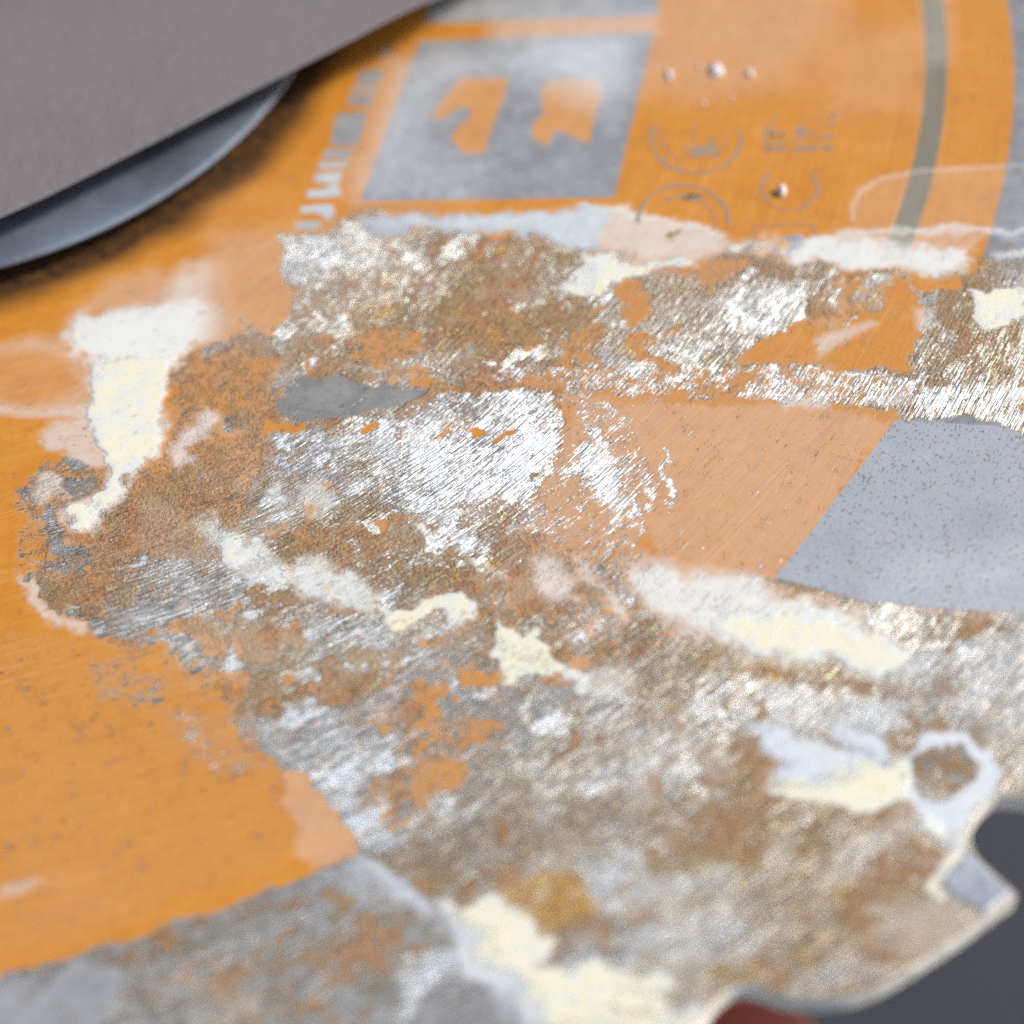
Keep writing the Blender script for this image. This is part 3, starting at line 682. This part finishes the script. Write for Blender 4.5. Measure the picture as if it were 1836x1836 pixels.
# ---- carbide tips, one brazed on each tooth
TIP = [(1.2400, -53.85), (1.2405, -53.0), (1.2445, -52.84), (1.2566, -52.94), (1.2767, -52.99), (1.2800, -53.07), (1.2770, -54.08), (1.2550, -54.36), (1.2440, -54.22)]
tv = []
for z, k in ((.3e-4, .0), (.9e-4, .0028), (-THICK * S - 3e-4, .0)):
    c = np.mean([(r * math.cos(math.radians(a)), r * math.sin(math.radians(a))) for r, a in TIP], 0)
    for r, a in TIP:
        p = np.array((r * math.cos(math.radians(a)), r * math.sin(math.radians(a)))); dd = c - p; dd /= np.linalg.norm(dd)
        p = p + dd * k; tv.append((p[0] * S, p[1] * S, z))
m_ = len(TIP); tf = [tuple(range(m_, 2 * m_))]
for i in range(m_):
    j = (i + 1) % m_
    tf.append((i, j, m_ + j, m_ + i)); tf.append((2 * m_ + i, 2 * m_ + j, j, i))
tf.append(tuple(reversed(range(2 * m_, 3 * m_))))
tip0 = link("carbide_tip", tv, tf, MC, blade)
for k in range(1, NT_):
    t = tip0.copy(); sc.collection.objects.link(t); t.parent = blade; t.rotation_euler.z = k * PITCH

# ---- printed symbols on the blade (flat print: thin grey strokes on the orange)
def ribbon(name, strokes, label=None):
    v, f = [], []
    for w_, pts in strokes:
        P2 = [at(*p) for p in pts]
        hw = w_ / 2400.0 / 2
        base = len(v)
        for i, p in enumerate(P2):
            a = P2[max(i - 1, 0)]; b = P2[min(i + 1, len(P2) - 1)]
            t = b - a; t /= np.linalg.norm(t) + 1e-12; nn = np.array((-t[1], t[0]))
            for s_ in (-1, 1): v.append(((p[0] + s_ * nn[0] * hw) * S, (p[1] + s_ * nn[1] * hw) * S, 1.2e-5))
        for i in range(len(P2) - 1): f.append((base + 2 * i, base + 2 * i + 1, base + 2 * i + 3, base + 2 * i + 2))
    o = link(name, v, f, MP, blade)
    if label: o['label'] = label
    return o
def arc(cx, cy, a, b, t0, t1, n=28, rot=0.0):
    r = []
    for i in range(n + 1):
        t = math.radians(t0 + (t1 - t0) * i / n); x, y = a * math.cos(t), b * math.sin(t)
        r.append((cx + x * math.cos(rot) - y * math.sin(rot), cy + x * math.sin(rot) + y * math.cos(rot)))
    return r
ribbon("printed_symbol", [(8, arc(1248, 250, 80, 60, -15, 205)), (3.5, arc(1246, 248, 55, 44, -10, 60)), (3.5, arc(1246, 248, 56, 44, 120, 195)),
       (34, [(1240, 274), (1263, 272), (1286, 268)]), (3, [(1246, 255), (1244, 225)]), (7, [(1277, 258), (1276, 246)]), (3, [(1226, 262), (1236, 285)])],
       "round grey pictogram with two small blocks")
ribbon("printed_symbol", [(8, arc(1225, 400, 82, 68, -180, 5)), (3.5, arc(1228, 402, 56, 45, -95, 8)), (16, [(1226, 357), (1240, 353), (1256, 355)]), (7, [(1190, 360), (1228, 350), (1258, 350)])],
       "round grey pictogram half covered by white residue")
ribbon("printed_symbol", [(7, arc(1417, 338, 50, 38, -45, 70)), (6, arc(1417, 338, 50, 38, 140, 225)), (3, arc(1417, 340, 50, 38, 70, 140))], "thin grey circle with a wax drop in it")
ribbon("printed_symbol", [(5, [(1352, 440), (1353, 420), (1358, 404), (1400, 403), (1458, 402), (1459, 418)]), (3, [(1452, 392), (1452, 384)])], "open grey rectangle outline")
ribbon("printed_symbol", [(6, [(1372, 273), (1374, 230), (1392, 228)]), (7, [(1372, 270), (1430, 269), (1490, 268)]), (14, [(1478, 264), (1492, 262)]), (8, [(1374, 262), (1384, 262)]),
       (3, [(1376, 252), (1430, 251), (1494, 247)]), (9, [(1380, 243), (1408, 241)]), (7, [(1382, 262), (1412, 261)]), (5, [(1448, 240), (1466, 239)]), (7, [(1446, 262), (1470, 261)]), (12, [(1432, 244), (1433, 228)]), (5, [(1442, 246), (1443, 226)]), (8, [(1480, 224), (1497, 222)]), (7, [(1474, 246), (1493, 243)]),
       (8, [(1382, 232), (1386, 244)]), (8, [(1430, 264), (1440, 264)]), (10, [(1494, 212), (1500, 200)]), (5, [(1386, 212), (1396, 210)]), (4, [(1400, 244), (1402, 234)])],
       "small grey printed table of figures")

# ---- drops of dried wax on the print
def drop(px_, py_, a, b, h):
    c = at(px_, py_); bm = bmesh.new()
    bmesh.ops.create_uvsphere(bm, u_segments=20, v_segments=12, radius=1)
    bmesh.ops.delete(bm, geom=[q for q in bm.verts if q.co.z < -.15], context='VERTS')
    for q in bm.verts:
        k = 1 + .12 * math.sin(3 * math.atan2(q.co.y, q.co.x) + px_)
        q.co = Vector((q.co.x * a * k / 2400 * S, q.co.y * b * k / 2400 * S, (q.co.z + .1) * h))
    me = bpy.data.meshes.new("wax_drop"); bm.to_mesh(me); bm.free(); me.materials.append(MW)
    me.polygons.foreach_set("use_smooth", [True] * len(me.polygons))
    o = bpy.data.objects.new("wax_drop", me); sc.collection.objects.link(o); o.parent = blade
    o.location = (c[0] * S, c[1] * S, 0); return o
for a in ((1285, 128, 14, 22, 3.5e-4), (1200, 135, 6, 20, 2e-4), (1345, 132, 6, 14, 2e-4), (1402, 346, 9, 13, 5e-4), (1312, 174, 4, 5, 1.2e-4), (1262, 186, 4, 5, 1.2e-4), (1255, 118, 4, 8, 1.2e-4)):
    drop(*a)

# ------------------------------------------------------------------ clamping flange
flg = empty("clamping_flange", (0, 0, 0), "dark steel clamping flange pressing on the blade under the grey cover", "flange")
def lathe(name, prof, mat, parent, n=160, smooth=True):
    v = []; f = []
    for k in range(n):
        a = 2 * math.pi * k / n
        for r, z in prof: v.append((r * math.cos(a) * S, r * math.sin(a) * S, z * S))
    m = len(prof)
    for k in range(n):
        for i in range(m - 1):
            a, b = k * m + i, ((k + 1) % n) * m + i
            f.append((a, b, b + 1, a + 1))
    f.append([k * m for k in range(n)][::-1]); f.append([k * m + m - 1 for k in range(n)])
    return link(name, v, f, mat, parent, smooth)
FR = .363
lathe("flange_disc", [(FR - .030, .018), (FR - .006, .019), (FR - .001, .021), (FR, .023), (FR - .001, .0245), (FR - .006, .0262), (FR - .02, .028), (FR - .10, .034), (.16, .040)], MF, flg)
lathe("flange_hub", [(FR - .045, .0005), (FR - .045, .0175)], MF, flg, 96, False)
bolt = lathe("arbor_bolt", [(.09, .038), (.09, .055)], MF, flg, 6, False)

# ------------------------------------------------------------------ grey cover (cast guard arm) above the flange
GZ = .064                       # height of its upper face
edge = [(1080, -190), (900, -82), (850, -45), (800, -8), (760, 6), (700, 34), (600, 88), (500, 138), (400, 190), (300, 243), (200, 293), (100, 344), (0, 390), (-150, 455), (-400, 560)]
E2 = [at(p[0], p[1] + 2, z=GZ) for p in edge]
# smooth
for _ in range(2):
    E3 = [E2[0]]
    for a, b in zip(E2[:-1], E2[1:]): E3 += [a * .75 + b * .25, a * .25 + b * .75]
    E3.append(E2[-1]); E2 = E3
E2 = [np.array(p) for p in E2]
back = [E2[-1] + np.array((-.25, .35)), E2[-1] + np.array((-.1, .95)), E2[0] + np.array((-.25, .75)), E2[0] + np.array((.06, .30))]
loop = E2 + back
bm = bmesh.new()
vs = [bm.verts.new((p[0] * S, p[1] * S, GZ * S)) for p in loop]
ftop = bm.faces.new(vs)
bm.normal_update()
if ftop.normal.z < 0: ftop.normal_flip()
r = bmesh.ops.extrude_face_region(bm, geom=[ftop])
dn = [q for q in r['geom'] if isinstance(q, bmesh.types.BMVert)]
for q in dn: q.co.z = GZ * S      # extruded copy stays on top; originals go down
for q in vs: q.co.z = (GZ - .014) * S; q.co.x -= .010 * S; q.co.y += .016 * S
bmesh.ops.recalc_face_normals(bm, faces=bm.faces)
te = [e_ for e_ in bm.edges if all(q.co.z > (GZ - .001) * S for q in e_.verts)]
be = [e_ for e_ in bm.edges if all(q.co.z < (GZ - .012) * S for q in e_.verts)]
bmesh.ops.bevel(bm, geom=te, offset=.003 * S, segments=3, profile=.5, affect='EDGES')
me = bpy.data.meshes.new("guard_cover"); bm.to_mesh(me); bm.free(); me.materials.append(MG)
me.polygons.foreach_set("use_smooth", [True] * len(me.polygons))
gd = bpy.data.objects.new("guard_cover", me); sc.collection.objects.link(gd)
tag(gd, "brown-grey textured metal cover crossing the top left corner above the flange", "guard")
md = gd.modifiers.new("n", 'WEIGHTED_NORMAL')

# ------------------------------------------------------------------ red part below the blade, seen through the gullet
bm = bmesh.new()
bmesh.ops.create_cone(bm, cap_ends=True, segments=40, radius1=.11 * S, radius2=.10 * S, depth=.5 * S)
bmesh.ops.bevel(bm, geom=[e_ for e_ in bm.edges if abs(e_.verts[0].co.z - e_.verts[1].co.z) < 1e-6], offset=.012 * S, segments=4, profile=.5, affect='EDGES')
me = bpy.data.meshes.new("red_knob"); bm.to_mesh(me); bm.free(); me.materials.append(MR)
me.polygons.foreach_set("use_smooth", [True] * len(me.polygons))
rk = bpy.data.objects.new("red_knob", me); sc.collection.objects.link(rk)
c = at(1305, 1858, z=-1.0); rk.location = (c[0] * S, c[1] * S, -1.25 * S)
tag(rk, "dark red rounded part seen through the bottom gullet below the blade", "knob")
